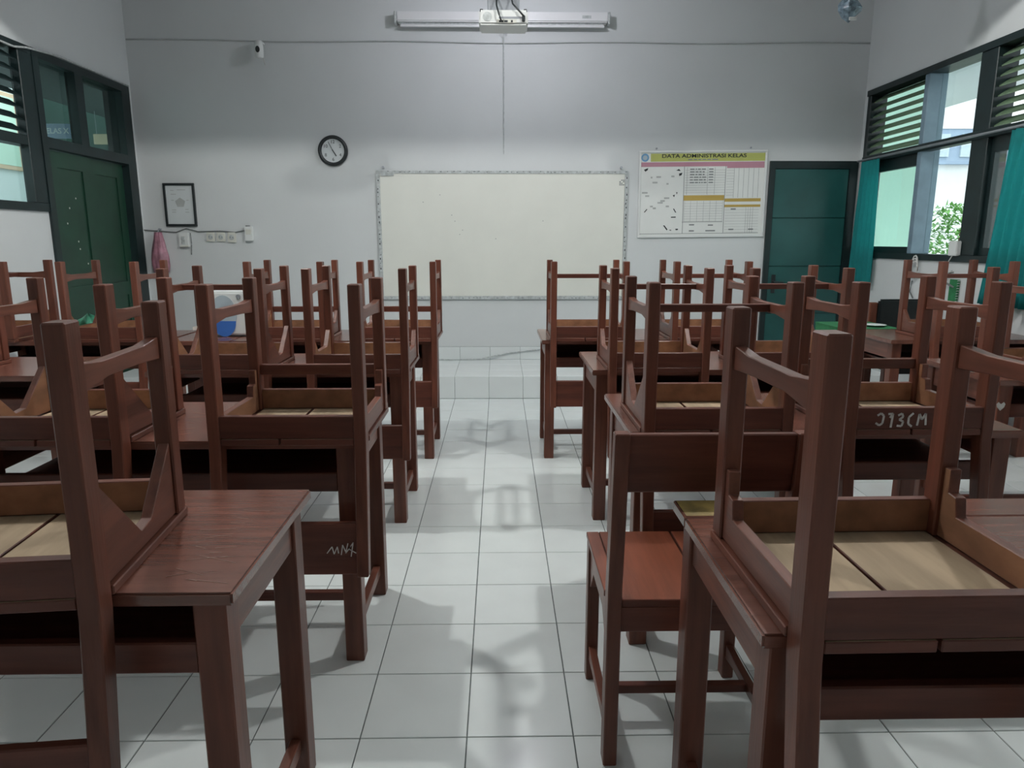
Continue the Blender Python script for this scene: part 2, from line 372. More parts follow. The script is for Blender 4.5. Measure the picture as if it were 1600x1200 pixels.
# ---- door in the front wall
DX0, DX1, DZ1 = 2.585, 3.43, 2.11
d2 = struct('door_2', MB().box(DX0, DX0+0.05, YF-0.03, YF+0.02, PZ, DZ1).box(DX1-0.08, DX1, YF-0.03, YF+0.02, PZ, DZ1)
            .box(DX0+0.05, DX1-0.08, YF-0.03, YF+0.02, DZ1-0.07, DZ1), M['frame'], label='teal green boarded door in the front wall')
nb = 4; bh = (DZ1-0.07-PZ)/nb
for k in range(nb):
    box(DX0+0.052, DX1-0.082, YF-0.022+(0.002 if k % 2 else 0), YF-0.001, PZ+k*bh+0.003, PZ+(k+1)*bh-0.003).build('door_board', M['teal'], d2, 0.004)
box(DX0+0.052, DX1-0.082, YF-0.008, YF-0.0005, PZ, DZ1-0.07).build('door_backing', M['teal'], d2)
hnd = MB().box(DX0+0.085, DX0+0.125, YF-0.032, YF-0.024, 0.86, 1.04).build('handle_plate', M['black'], d2, 0.003)
MB().tube([(DX0+0.105, YF-0.03, 0.97), (DX0+0.105, YF-0.07, 0.97), (DX0+0.19, YF-0.075, 0.965)], 0.008).build('lever', M['black'], hnd, smooth=True)

# ------------------------------------------------------------------ student chair (local: floor level, front = +y)
CW, SH = 0.47, 0.48
LW, LD_ = 0.036, 0.050
YR0, YR1, YFR0, YFR1 = -0.225, -0.175, 0.155, 0.20      # rear post and front leg extents
hw = CW/2
def chair_meshes(vee, frontbar, tall=0.885, bz=0.722):
    D = {}
    rk = 0.045
    def post(s):
        x0, x1 = (-hw, -hw+LW) if s < 0 else (hw-LW, hw)
        mb = MB(); zs = [(0, 0), (0.36, 0), (0.50, -0.002), (tall, -rk)]
        vs = []
        for z, dy in zs:
            sh = 0.006 if z == tall else 0
            vs += [(x0, YR0+dy, z), (x1, YR0+dy, z), (x1, YR1+dy-sh*2, z), (x0, YR1+dy-sh*2, z)]
        fs = [(0, 3, 2, 1), (12, 13, 14, 15)]
        for r in range(3):
            for k in range(4): fs.append((r*4+k, r*4+(k+1) % 4, r*4+4+(k+1) % 4, r*4+4+k))
        return mb.add(vs, fs).mesh('rear_post', M['wood'], 0.003)
    D['rear_post'] = [post(-1), post(1)]
    def fleg(s):
        x0, x1 = (-hw, -hw+LW) if s < 0 else (hw-LW, hw)
        return MB().box(x0, x1, YFR0, YFR1, 0, 0.462).mesh('front_leg', M['wood'], 0.003)
    D['front_leg'] = [fleg(-1), fleg(1)]
    def side(s):
        x0, x1 = (-hw+0.006, -hw+0.028) if s < 0 else (hw-0.028, hw-0.006)
        if vee == 'low': bot = [(YR1, 0.402), (0.105, 0.402), (0.112, 0.365), (0.135, 0.362), (0.135, 0.315), (YFR0, 0.315)]
        elif vee: bot = [(YR1, 0.275), (-0.02, 0.425), (0.03, 0.42), (YFR0, 0.30)]
        else: bot = [(YR1, 0.315), (-0.165, 0.32), (-0.095, 0.395), (0.085, 0.395), (0.145, 0.325), (YFR0, 0.32)]
        poly = bot + [(YFR0, 0.459), (YR1, 0.459)]
        mb = MB().prism(poly, 'x', x0, x1)
        inner = (lambda n: n.x > 0.9) if s < 0 else (lambda n: n.x < -0.9)
        me = mb.mesh('side_apron', [M['wood_y'], M['raw2']], 0.0015)
        for p in me.polygons:
            if inner(p.normal): p.material_index = 1
        return me
    D['side_apron'] = [side(-1), side(1)]
    def cross(y0, y1, inn, nm):
        me = MB().box(-hw+LW-0.001, hw-LW+0.001, y0, y1, 0.39, 0.459).mesh(nm, [M['wood_x'], M['raw2']], 0.002)
        for p in me.polygons:
            if p.normal.y*inn > 0.9: p.material_index = 1
        return me
    D['rear_apron'] = [cross(YR0+0.004, YR0+0.028, 1, 'rear_apron')]
    D['front_apron'] = [cross(YFR1-0.026, YFR1-0.004, -1, 'front_apron')]
    def plank(x0, x1):
        me = MB().box(x0, x1, YR0+0.002, YFR1+0.006, 0.460, SH).mesh('seat_plank', [M['wood_x'], M['raw'], M['seat']], 0.002)
        for p in me.polygons:
            p.material_index = 1 if p.normal.z < -0.9 else (2 if p.normal.z > 0.9 else 0)
        return me
    e = hw-LW-0.001
    D['seat_plank'] = [plank(-e, 0.02), plank(0.026, e)]
    def edge(s):                                       # narrow side strips of the seat between post and front corner
        a, b = (-hw-0.002, -e-0.001) if s < 0 else (e+0.001, hw+0.002)
        me = MB().box(a, b, YR1+0.002, YFR1+0.006, 0.463, SH).mesh('seat_strip', [M['wood_y'], M['raw'], M['seat']], 0.002)
        for p in me.polygons:
            if p.normal.z > 0.9: p.material_index = 2
        return me
    D['seat_strip'] = [edge(-1), edge(1)]
    def strut(s):
        x0, x1 = (-hw+0.007, -hw+0.029) if s < 0 else (hw-0.029, hw-0.007)
        poly = [(YR1, 0.072), (-0.10, 0.080), (0.08, 0.080), (YFR0, 0.072), (YFR0, 0.118), (0.06, 0.112), (-0.08, 0.110), (YR1, 0.122)]
        return MB().prism(poly, 'x', x0, x1).mesh('side_stretcher', M['wood_y'], 0.0015)
    D['side_stretcher'] = [strut(-1), strut(1)]
    if frontbar is None: pass
    elif frontbar:
        D['cross_stretcher'] = [MB().box(-hw+LW, hw-LW, YFR0+0.012, YFR0+0.034, 0.300, 0.336).mesh('cross_stretcher', M['wood_x'], 0.002)]
    else:
        D['cross_stretcher'] = [MB().box(-hw+0.028, hw-0.028, -0.035, -0.010, 0.082, 0.108).mesh('cross_stretcher', M['wood_x'], 0.002)]
    def back():
        z0, z1 = bz, tall-0.004
        f = lambda z: -rk*(z-0.5)/(tall-0.5)
        a = [(-hw+LW-0.001, YR0+0.012+f(z0), z0), (hw-LW+0.001, YR0+0.012+f(z0), z0), (hw-LW+0.001, YR0+0.034+f(z0), z0), (-hw+LW-0.001, YR0+0.034+f(z0), z0)]
        b = [(x, y-f(z0)+f(z1), z1) for x, y, z in a]
        return MB().hexa(a, b).mesh('backrest_board', M['wood_x'], 0.003)
    D['backrest_board'] = [back()]
    return D
CHV = {k: chair_meshes(*v) for k, v in {'plain': (False, False), 'vee': (True, False), 'bar': (False, True), 'open': (False, None), 'openvee': (True, None), 'low': ('low', None), 'lowbar': ('low', True), 'tall': (False, False, 0.925, 0.772)}.items()}
TH = 0.765                                             # desk top height
def chair(label, cx, yn, variant='plain', rz=0.0, upright=False, group='student chairs turned upside down on the desks', dz=0.0, cy=None):
    """yn = near edge of the desk: the rear posts hang just in front of it"""
    y = cy if cy is not None else yn - 0.006 - YR1
    if upright: r = thing('student_chair', label, 'chair', (cx, y, 0), (0, 0, rz))
    else: r = thing('student_chair', label, 'chair', (cx, y, TH+SH+0.0005+dz), (0, PI, rz), group)
    for nm, mes in CHV[variant].items():
        for me in mes: link(nm, me, r)
    return r

# ------------------------------------------------------------------ student desk (local: origin on floor, centre)
def desk(label, x0, x1, yn, dep=0.55, group='two-seat student desks', ledge=False):
    wd = x1-x0; r = thing('student_desk', label, 'desk', ((x0+x1)/2, yn+dep/2, 0), (0, 0, 0), group)
    a, d = wd/2, dep/2; lg = 0.060; ins = 0.022
    box(-a, a, -d, d-(0.108 if ledge else 0), TH-0.026, TH).build('tabletop_board', M['wood_top'], r, 0.004, seg=2)
    if ledge: box(-a, a, d-0.106, d, TH-0.026, TH+0.0005).build('pen_ledge', M['wood_top'], r, 0.003)
    for sx in (-1, 1):
        for sy in (-1, 1):
            xa = sx*(a-ins) ; ya = sy*(d-ins)
            box(min(xa, xa-sx*lg), max(xa, xa-sx*lg), min(ya, ya-sy*lg), max(ya, ya-sy*lg), 0, TH-0.026).build('leg', M['wood'], r, 0.003)
        xi = sx*(a-ins-0.008)
        box(min(xi, xi-sx*0.022), max(xi, xi-sx*0.022), -d+ins+lg, d-ins-lg, TH-0.125, TH-0.0265).build('side_panel', M['wood_y'], r, 0.002)
        xs = sx*(a-ins-0.018)
        box(min(xs, xs-sx*0.026), max(xs, xs-sx*0.026), -d+ins+lg, d-ins-lg, 0.085, 0.125).build('side_stretcher', M['wood_y'], r, 0.002)
    xi = a-ins-lg
    box(-xi, xi, -d+ins+0.006, -d+ins+0.030, 0.590, 0.652).build('shelf_rail', M['wood_x'], r, 0.003)
    box(-xi, xi, d-ins-0.030, d-ins-0.008, 0.560, TH-0.0265).build('back_panel', M['wood_x'], r, 0.002)
    box(-xi, xi, -d+ins+0.031, d-ins-0.031, 0.600, 0.612).build('shelf', M['wood_x'], r)
    box(-(a-ins-0.045), a-ins-0.045, -0.014, 0.014, 0.09, 0.122).build('foot_stretcher', M['wood_x'], r, 0.002)
    return r

LA = desk('brown two-seat desk in the front row just left of the aisle', -1.65, -0.40, 4.33, 0.56)
LB = desk('brown two-seat desk in the second row left of the aisle', -1.66, -0.44, 3.28, 0.56)
LC = desk('brown two-seat desk in the third row left of the aisle', -1.66, -0.43, 2.11, 0.55)
LDk = desk('nearest brown desk on the left, its glossy bare top corner showing', -1.70, -0.47, 1.15, 0.53)
RA = desk('brown two-seat desk in the front row just right of the aisle', 0.26, 1.53, 4.33, 0.57)
RB = desk('brown two-seat desk in the second row right of the aisle', 0.44, 1.70, 3.30, 0.58)
RC = desk('brown desk in the third row right, behind the upright chair', 0.42, 1.70, 2.19, 0.59)
RD = desk('nearest brown desk on the right with a yellow sticker on it', 0.41, 1.70, 1.00, 0.585, ledge=True)
OLA = desk('brown desk in front of the green double door', -3.285, -2.06, 4.33, 0.55)
OLB = desk('brown desk second from the front by the left wall', -3.30, -2.02, 3.20, 0.55)
ORA = desk('brown desk in the front row below the right windows', 2.42, 3.40, 4.30, 0.55)
ORB = desk('brown desk at the right edge with a white heart sticker', 2.20, 3.38, 3.02, 0.60)

chair('upside-down chair at the aisle end of the front left desk', -0.615, 4.33, 'bar')
chair('upside-down chair on the wall end of the front left desk, right of the white machine', -1.285, 4.33, 'bar')
chair('upside-down chair at the aisle end of the second left desk', -0.655, 3.28, 'open')
LB2 = chair('upside-down chair with white tape on its side bracket, second left desk', -1.30, 3.28, 'vee')
LC1 = chair('upside-down chair with raw wooden underside and scribbled backrest, third desk left of aisle', -0.637, 2.11, 'lowbar')
chair('upside-down chair on the wall end of the third left desk', -1.36, 2.11, 'openvee')
chair('nearest upside-down chair on the left, its posts tall beside the bare desk corner', -0.922, 1.128, 'openvee', rz=0.09)
chair('upside-down chair at the aisle end of the front right desk, before the whiteboard', 0.545, 4.33, 'plain')
chair('upside-down chair on the window end of the front right desk', 1.285, 4.33, 'plain')
chair('upside-down chair at the aisle end of the second right desk', 0.745, 3.30, 'plain')
chair('upside-down chair on the second right desk, in front of the teal door', 1.39, 3.30, 'vee')
chair('upside-down chair at the aisle end of the third right desk, above the upright chair', 0.685, 2.19, 'vee')
RC2 = chair('upside-down chair with white chalk letters along its seat edge', 1.32, 2.19, 'lowbar')
chair('nearest and largest upside-down chair on the right, tan underside split by a gap', 0.675, 1.00, 'low', rz=0.012)
chair('upside-down chair in front of the green double door', -2.385, 4.33, 'open')
chair('upside-down chair turned sideways on the desk against the left wall', -3.122, 4.33, 'plain', rz=-PI/2, cy=4.52)
chair('upside-down chair cut off by the left edge, second desk by the left wall', -2.70, 3.20, 'plain')
chair('upside-down chair below the right windows, in front of the black chair', 2.885, 4.30, 'plain')
chair('upside-down chair cut off by the right edge below the teal curtain', 2.565, 3.02, 'plain')
UP = chair('wooden chair standing upright on the floor right of the aisle', 0.505, 0, 'tall', upright=True, cy=1.862)

# chalk letters, scribbles, tape and stickers
L = [[(-.115, .022), (-.10, .032), (-.088, .02), (-.092, -.012)], [(-.12, -.01), (-.105, -.02), (-.092, -.012)], [(-.07, .028), (-.05, .03), (-.055, -.03)], [(-.062, .012), (-.05, .03)],
     [(-.028, .022), (-.012, .03), (-.006, .016), (-.022, .004), (-.004, -.004), (-.010, -.024), (-.03, -.022)], [(.036, .032), (.018, .014), (.018, -.014), (.034, -.026)],
     [(.056, -.022), (.062, .028), (.074, .004), (.088, .03), (.092, -.02)]]
def on_chair(ch, lines, wd, cx, cz, face_y, sc=1.0, name='chalk_writing', mat='chalk'):
    """lines are drawn as seen; an upside-down chair mirrors x and z"""
    ls = [[(-(cx+a*sc), SH+TH-(cz+b*sc)) for a, b in l] for l in lines]
    return strokes(ls, wd, 'y', face_y).build(name, M[mat], ch)
o = on_chair(RC2, L, 0.0065, -0.05, 0.814, YR0+0.0035, 0.75); tag(o, 'white chalk letters')
scr = [[(-.02, -.004), (-.008, .012), (-.004, -.006), (.004, .012), (.006, -.004)], [(.012, -.008), (.016, .016), (.022, .0)], [(.028, .02), (.022, -.004), (.034, .012)], [(.034, -.012), (.04, .022), (.03, .006), (.046, -.004)]]
o = on_chair(LC1, scr, 0.003, 0.135, 0.438, YR0-0.0275, 1.35, 'scribble'); tag(o, 'thin white scribble')
box(hw-0.006-0.0005, hw-0.0055+0.001, 0.095, 0.148, 0.30, 0.316).build('tape_strip', M['tape'], LB2)
def on_desk(dk, nm, mb, mat, lab=None):
    o = mb.build(nm, M[mat], dk); return tag(o, lab) if lab else o
a, d = 1.29/2, 0.2925
on_desk(RD, 'sticker', box(-a+0.006, -a+0.18, d-0.098, d-0.006, TH+0.0006, TH+0.0012), 'sticker', 'worn yellow sticker')
hrt = [(0, -.022), (-.016, -.006), (-.020, .008), (-.012, .018), (0, .008), (.012, .018), (.020, .008), (.016, -.006)]
on_desk(ORB, 'heart_sticker', MB().prism([(x-0.555, z+0.645) for x, z in hrt], 'y', -0.2790, -0.2782), 'tape', 'white heart sticker')
def scratches(dk, n, x0, x1, y0, y1):
    mb = MB()
    for _ in range(n):
        x, y = random.uniform(x0, x1), random.uniform(y0, y1); l = random.uniform(0.02, 0.09); an = random.uniform(-0.5, 0.5)
        px, py = math.cos(an)*l/2, math.sin(an)*l/2; t = 0.0008
        mb.prism([(x-px, y-py), (x-px, y-py+t), (x+px, y+py+t), (x+px, y+py)], 'z', TH+0.0006, TH+0.0010)
    mb.build('scratch_marks', M['scratch'], dk)['kind'] = 'stuff'
scratches(LDk, 16, 0.48, 0.56, -0.24, 0.14); scratches(RD, 22, 0.22, 0.62, 0.0, 0.19); scratches(LC, 8, -0.03, 0.09, -0.2, 0.1)
jb = [[(-.03, .012), (-.026, -.012), (-.036, -.010)], [(-.016, .01), (-.016, -.01), (-.006, -.01), (-.006, .01)], [(.012, .01), (.004, .004), (.012, -.002), (.004, -.01)], [(.02, -.01), (.02, .01), (.03, .004), (.022, 0), (.03, -.008)]]
strokes([[(x-0.30+a*0.9, 0.622+b*0.9) for a, b in l] for l in jb for x in (0.39,)], 0.0022, 'y', -0.2925+0.022+0.0058).build('scribble', M['paleink'], RD)

# ------------------------------------------------------------------ things on the desks
st = thing('side_table', 'small brown table under the white round-windowed machine', 'table', (-1.85, 4.60, 0))
box(-0.19, 0.19, -0.26, 0.26, TH-0.028, TH).build('table_top', M['wood_top'], st, 0.003)
for sx in (-1, 1):
    for sy in (-1, 1): box(sx*0.15-0.025, sx*0.15+0.025, sy*0.22-0.025, sy*0.22+0.025, 0, TH-0.028).build('leg', M['wood'], st, 0.003)
for sy in (-1, 1): box(-0.125, 0.125, sy*0.22-0.012, sy*0.22+0.012, TH-0.11, TH-0.0285).build('apron', M['wood_x'], st)
wm = thing('countertop_machine', 'white boxy machine with round grey window and blue base, by the left wall', 'appliance', (-1.715, 4.66, TH+0.001), (0, 0, -0.06))
box(-0.150, 0.150, -0.13, 0.13, 0.008, 0.285).build('body', M['white'], wm, 0.012, seg=2)
n = 32; el = [(0.085*math.cos(2*PI*k/n)-0.03, 0.118*math.sin(2*PI*k/n)+0.145) for k in range(n)]
fr = MB().prism(el, 'y', -0.1335, -0.1295).build('window_panel', M['paleblue'], wm)
MB().prism([(0.078*math.cos(PI+PI*k/12*1.0)-0.03, 0.100*math.sin(PI+PI*k/12)+0.10) for k in range(13) if True], 'y', -0.1352, -0.1336).build('blue_panel', M['brightblue'], fr)
box(-0.05, -0.015, -0.1350, -0.1336, 0.135, 0.165).build('label_sticker', M['cream'], fr)
MB().lathe([(0.014, 0), (0.014, 0.010)], 16, 'y', (0.075, -0.130, 0.255)).build('knob', M['steel'], wm)
for sx in (-1, 1):
    for sy in (-1, 1): MB().lathe([(0.012, 0), (0.012, 0.009)], 10, 'z', (sx*0.12, sy*0.10, 0)).build('foot', M['black'], wm)
for k, (x, y, rz) in enumerate(((-0.95, 3.50, 0.05), (-0.76, 3.50, -0.06))):
    p = box(-0.08, 0.08, -0.11, 0.11, 0, 0.004).build('paper_sheet', M['paper']); p.location = (x, y, 0.6125); p.rotation_euler = (0, 0, rz)
    tag(p, ('left' if k == 0 else 'right') + ' white paper bundle lying in the second left desk shelf', 'paper')
gb = MB()
def crump(u, v):
    a = 2*PI*u; r = (0.075*math.sin(PI*min(0.97, 0.12+v*0.85)))*(1+0.22*math.sin(5*a+3*v)+0.12*math.sin(9*a))
    return (r*math.cos(a), r*math.sin(a)*0.8, 0.105*v + 0.01*math.sin(3*a)*v)
gb.sheet(crump, 30, 8, (0, 0, -0.001))
o = gb.build('plastic_bag', pm('green_bag_film', (0.06, 0.33, 0.20), 0.4, 0.4, 12, bump=0.3), None, smooth=True); o.location = (-2.76, 4.80, TH+0.012)
tag(o, 'crumpled green plastic bag on the desk at the left wall', 'bag')
# ------------------------------------------------------------------ teacher's corner
td = thing('teacher_table', "table under a green cloth in the corner by the right windows", 'table', (2.60, 5.10, 0))
box(-0.19, 0.19, -0.21, 0.21, 0.735, 0.76).build('table_top', M['wood_top'], td, 0.003)
for sx in (-1, 1):
    for sy in (-1, 1): box(sx*0.15-0.025, sx*0.15+0.025, sy*0.18-0.025, sy*0.18+0.025, 0, 0.735).build('leg', M['wood'], td, 0.003)
cl = MB().box(-0.205, 0.205, -0.225, 0.225, 0, 0.004)
for sx in (-1, 1): cl.box(sx*0.1975-0.0025, sx*0.1975+0.0025, -0.225, 0.225, -0.06, 0.0)
cl.box(-0.195, 0.195, -0.225, -0.2215, -0.05, 0)
o = cl.build('table_cloth', M['cloth']); o.location = (2.60, 5.10, 0.7605); tag(o, "green cloth spread over the corner table", 'tablecloth')
pl = MB().lathe([(0.035, 0), (0.075, 0.012), (0.078, 0.014), (0.07, 0.012), (0.03, 0.004)], 24).build('dish', M['white'], None, smooth=True)
pl.location = (2.69, 5.02, 0.765); tag(pl, 'small white dish on the green table cloth', 'dish')
oc = thing('padded_chair', 'black padded chair with brown wooden back frame in the corner', 'chair', (3.06, 5.18, 0), (0, 0, PI))
box(-0.22, 0.22, -0.20, 0.20, 0.42, 0.47).build('seat', M['vinyl'], oc, 0.012, seg=2)
box(-0.17, 0.17, -0.212, -0.165, 0.66, 0.93).build('backrest_pad', M['vinyl'], oc, 0.015, seg=2)
for sx in (-1, 1):
    box(sx*0.205-0.03, sx*0.205+0.03, -0.225, -0.185, 0, 0.905).build('back_post', M['wood'], oc, 0.004)
    box(sx*0.20-0.02, sx*0.20+0.02, 0.15, 0.19, 0, 0.42).build('leg', M['wood'], oc, 0.004)
box(-0.175, 0.175, -0.222, -0.213, 0.64, 0.90).build('back_panel', M['wood_x'], oc, 0.003)

# ------------------------------------------------------------------ front wall furnishings
wb = thing('whiteboard', 'large white writing board in the middle of the front wall', 'whiteboard', (0.0325, YF-0.012, 1.409))
WBW, WBH = 1.197, 0.608
box(-WBW+0.03, WBW-0.03, -0.006, 0.008, -WBH+0.03, WBH-0.025).build('board_panel', M['board'], wb)
bars = [(-WBW, WBW, WBH-0.028, WBH), (-WBW, WBW, -WBH, -WBH+0.034), (-WBW, -WBW+0.034, -WBH+0.034, WBH-0.028), (WBW-0.028, WBW, -WBH+0.034, WBH-0.028)]
for i, (a, b, c, d) in enumerate(bars):
    fb = box(a, b, -0.012, 0.008, c, d).build('frame_strip', M['alu'], wb, 0.002)
    mk = MB(); t = 0.0
    horiz = (b-a) > (d-c); Ln = (b-a) if horiz else (d-c)
    while t < Ln-0.03:
        t += random.uniform(0.03, 0.11); l = random.uniform(0.006, 0.022); off = random.uniform(0.006, 0.016)
        if t+l > Ln: break
        if horiz: mk.box(a+t, a+t+l, -0.0128, -0.0118, c+off, c+off+0.009)
        else: mk.box(a+off, a+off+0.009, -0.0128, -0.0118, c+t, c+t+l)
    mk.build('tape_mark', M['greyink'] if i < 2 else M['mark'], fb)['kind'] = 'stuff'
mk = MB()
for i in range(3):
    for j in range(4):
        if (i+j) % 4 != 3: mk.box(1.115+i*0.017, 1.115+i*0.017+0.013, -0.0068, -0.0058, 0.475+j*0.014, 0.475+j*0.014+0.010)
mk.build('sticker', M['greyink'], wb)
box(-1.155, -1.03, -0.0135, -0.0121, WBH-0.05, WBH-0.012).build('corner_label', M['alu'], wb)
for k in range(9):
    x, z = random.uniform(-1.0, 1.0), random.uniform(-0.4, 0.4)
    box(x, x+0.008, -0.0068, -0.0058, z, z+0.006).build('ink_spot', M['greyink'], wb)
for sx in (-1, 1): MB().lathe([(0.012, 0), (0.012, 0.012)], 10, 'y', (sx*1.13, 0.0, WBH+0.03)).build('hanger', M['steel'], wb)

# class data board
db = thing('class_data_board', 'white framed class data chart with olive heading, beside the teal door', 'notice board', (1.945, YF-0.010, 1.802), (0, math.radians(-0.6), 0))
BW, BH = 0.612, 0.403
box(-BW, BW, -0.002, 0.008, -BH, BH).build('chart', M['paper'], db)
for a, b, c, d in ((-BW, BW, BH-0.018, BH), (-BW, BW, -BH, -BH+0.022), (-BW, -BW+0.02, -BH+0.022, BH-0.018), (BW-0.02, BW, -BH+0.022, BH-0.018)):
    box(a, b, -0.014, -0.0021, c, d).build('frame_strip', M['white'], db, 0.003)
def pr(nm, x0, x1, z0, z1, mat, lay=0): return box(x0, x1, -0.0028-0.0005*lay, -0.0021, z0, z1).build(nm, M[mat], db)
ux = lambda p: -BW + (p-140)/(1510-140)*2*BW           # columns read from the chart
uz = lambda p: BH - (p-100)/(1045-100)*2*BH
pr('heading_band', ux(265), ux(1488), uz(215), uz(130), 'olive')
pr('column_heading', ux(165), ux(1485), uz(270), uz(222), 'pink')
pr('column_heading', ux(1085), ux(1485), uz(290), uz(222), 'pink', 1)
pr('gold_band', ux(628), ux(1068), uz(640), uz(582), 'gold')
pr('gold_band', ux(1070), ux(1465), uz(655), uz(620), 'gold')
pr('gold_band', ux(1070), ux(1465), uz(715), uz(688), 'gold')
MB().lathe([(0.037, 0), (0.037, 0.0008)], 28, 'y', (ux(205), -0.0022, uz(172))).build('emblem', M['blue'], db)
MB().lathe([(0.022, 0), (0.022, 0.0012)], 20, 'y', (ux(205), -0.0022, uz(172))).build('emblem_centre', M['paleblue'], db)
me = text_mesh('DATA ADMINISTRASI KELAS', 0.049, M['mark'], bold=0.0010)
o = link('heading_lettering', me, db, (ux(835), -0.0034, uz(158)), (PI/2, 0, 0)); o.scale = (1.32, 0.95, 1)
tag(o, 'black heading lettering')
ln = MB()
def hl(x0, x1, z, t=0.0022): ln.box(ux(x0), ux(x1), -0.0034, -0.0021, uz(z)-t/2, uz(z)+t/2)
def vl(x, z0, z1, t=0.0022): ln.box(ux(x)-t/2, ux(x)+t/2, -0.0034, -0.0021, uz(z1), uz(z0))
vl(628, 270, 1000, .005); vl(1072, 270, 1000, .005); vl(158, 225, 1000, .003); hl(140, 1455, 1002, .004); hl(620, 1060, 875, .004)
for z in range(310, 580, 27): hl(640, 1068, z, .0014)
for x in (660, 880, 958): vl(x, 280, 575)
for x in (1165, 1215, 1268, 1322, 1375, 1428): vl(x, 292, 612)
for z in range(315, 612, 30): hl(1085, 1165, z, .0014)
for x in (640, 708, 778, 848, 918, 985, 1055): vl(x, 645, 870, .0016)
for z in range(672, 870, 28): hl(640, 1055, z, .0014)
for z in range(745, 1000, 31): hl(1085, 1450, z, .0014)
for x in (1310, 1335, 1360, 1385): vl(x, 718, 1000, .0016)
ln.build('table_ruling', M['greyink'], db)
tl = MB()
for z in range(298, 460, 29):
    x = 690
    while x < 850:
        wv = random.uniform(15, 50); tl.box(ux(x), ux(min(x+wv, 870)), -0.0034, -0.0021, uz(z+7), uz(z-5)); x += wv+10
    tl.box(ux(893), ux(940), -0.0034, -0.0021, uz(z+7), uz(z-5))
x = 665
while x < 985: wv = random.uniform(25, 70); tl.box(ux(x), ux(x+wv), -0.0036, -0.0021, uz(202), uz(190)); x += wv+12
for x, z in ((700, 905), (905, 910), (700, 972), (880, 972), (930, 972), (1145, 735), (1130, 960), (1345, 960)): tl.box(ux(x), ux(x+55), -0.0034, -0.0021, uz(z+8), uz(z-6))
tl.build('table_entries', M['greyink'], db)['kind'] = 'stuff'
def tear(pts): return MB().prism([(ux(a), uz(b)) for a, b in pts], 'y', -0.0032, -0.0021).build('torn_mark', M['mark'], db)
tear([(195, 300), (240, 282), (235, 305), (210, 322)]); tear([(540, 312), (570, 295), (590, 318)]); tear([(572, 345), (608, 335), (600, 362), (575, 372)])
tear([(418, 910), (432, 908), (468, 955), (458, 965)]); tear([(205, 762), (235, 726), (242, 732), (214, 766)]); tear([(520, 728), (530, 724), (556, 768), (546, 770)])
tear([(512, 580), (535, 572), (528, 600)]); tear([(548, 548), (562, 545), (556, 572)]); tear([(500, 815), (552, 813), (552, 825), (500, 826)]); tear([(480, 960), (508, 958), (505, 970)]); tear([(552, 948), (582, 948), (580, 962), (556, 964)])
fn = MB()
for x, z in ((270, 385), (330, 380), (290, 440), (440, 455), (350, 660), (380, 640), (420, 610), (270, 700), (300, 720), (440, 700), (180, 550), (215, 585), (490, 375)):
    fn.box(ux(x), ux(x+random.uniform(18, 60)), -0.0030, -0.0021, uz(z+9), uz(z-9))
fn.build('faded_patches', M['paleink'], db)['kind'] = 'stuff'
for x in (325, 1330): MB().lathe([(0.009, 0), (0.009, 0.01)], 10, 'y', (ux(x), 0.004, BH+0.022)).build('nail', M['steel'], db)

# clock
ck = thing('wall_clock', 'round black-rimmed wall clock left of the whiteboard', 'clock', (-1.561, YF-0.001, 2.195))
MB().lathe([(0.138, 0), (0.140, 0.020), (0.128, 0.034), (0.110, 0.032), (0.106, 0.016), (0.02, 0.015)], 40, 'y').build('rim', M['black'], ck, smooth=True)
MB().lathe([(0.107, 0.0155), (0.107, 0.0175)], 40, 'y').build('dial', M['clockface'], ck)
for hh in (12, 2, 4, 6, 8, 10):
    an = PI/2 - hh*PI/6
    link('numeral', text_mesh(str(hh), 0.042, M['black'], 'numeral'), ck, (0.079*math.cos(an), -0.0185, 0.079*math.sin(an)), (PI/2, 0, 0))
def hand(deg, l, wd, tail, nm, y):
    o = box(-wd/2, wd/2, y-0.0015, y, -tail, l).build(nm, M['black'], ck); o.rotation_euler = (0, math.radians(deg), 0); return o
hand(148, 0.058, 0.009, 0.012, 'hour_hand', -0.021); hand(-27, 0.090, 0.005, 0.02, 'minute_hand', -0.024)

# framed certificate
fc = thing('framed_certificate', 'white certificate in a black frame near the green double door', 'picture frame', (-3.035, YF-0.001, 1.70))
fw, fh = 0.147, 0.200
for a, b, c, d in ((-fw, fw, fh-0.022, fh), (-fw, fw, -fh, -fh+0.022), (-fw, -fw+0.022, -fh+0.022, fh-0.022), (fw-0.022, fw, -fh+0.022, fh-0.022)):
    box(a, b, -0.022, 0, c, d).build('frame_bar', M['black'], fc, 0.003)
sh = box(-fw+0.022, fw-0.022, -0.010, -0.004, -fh+0.022, fh-0.022).build('sheet', M['clockface'], fc)
MB().prism([(0.05*math.cos(PI/2+2*PI*k/5)+0.004, 0.048*math.sin(PI/2+2*PI*k/5)+0.02) for k in range(5)], 'y', -0.0112, -0.0101).build('seal', M['paleink'], sh)
tx = MB()
for x0, x1, z in ((-.08, -.05, .13), (-.02, .06, .135), (-.08, -.03, .095), (-.08, -.055, .04), (.062, .085, .04), (-.08, -.04, -.05), (.045, .075, -.045), (-.08, -.045, -.07), (.045, .08, -.07)):
    tx.box(x0, x1, -0.0110, -0.0101, z, z+0.006)
tx.build('printed_lines', M['paleink'], sh)

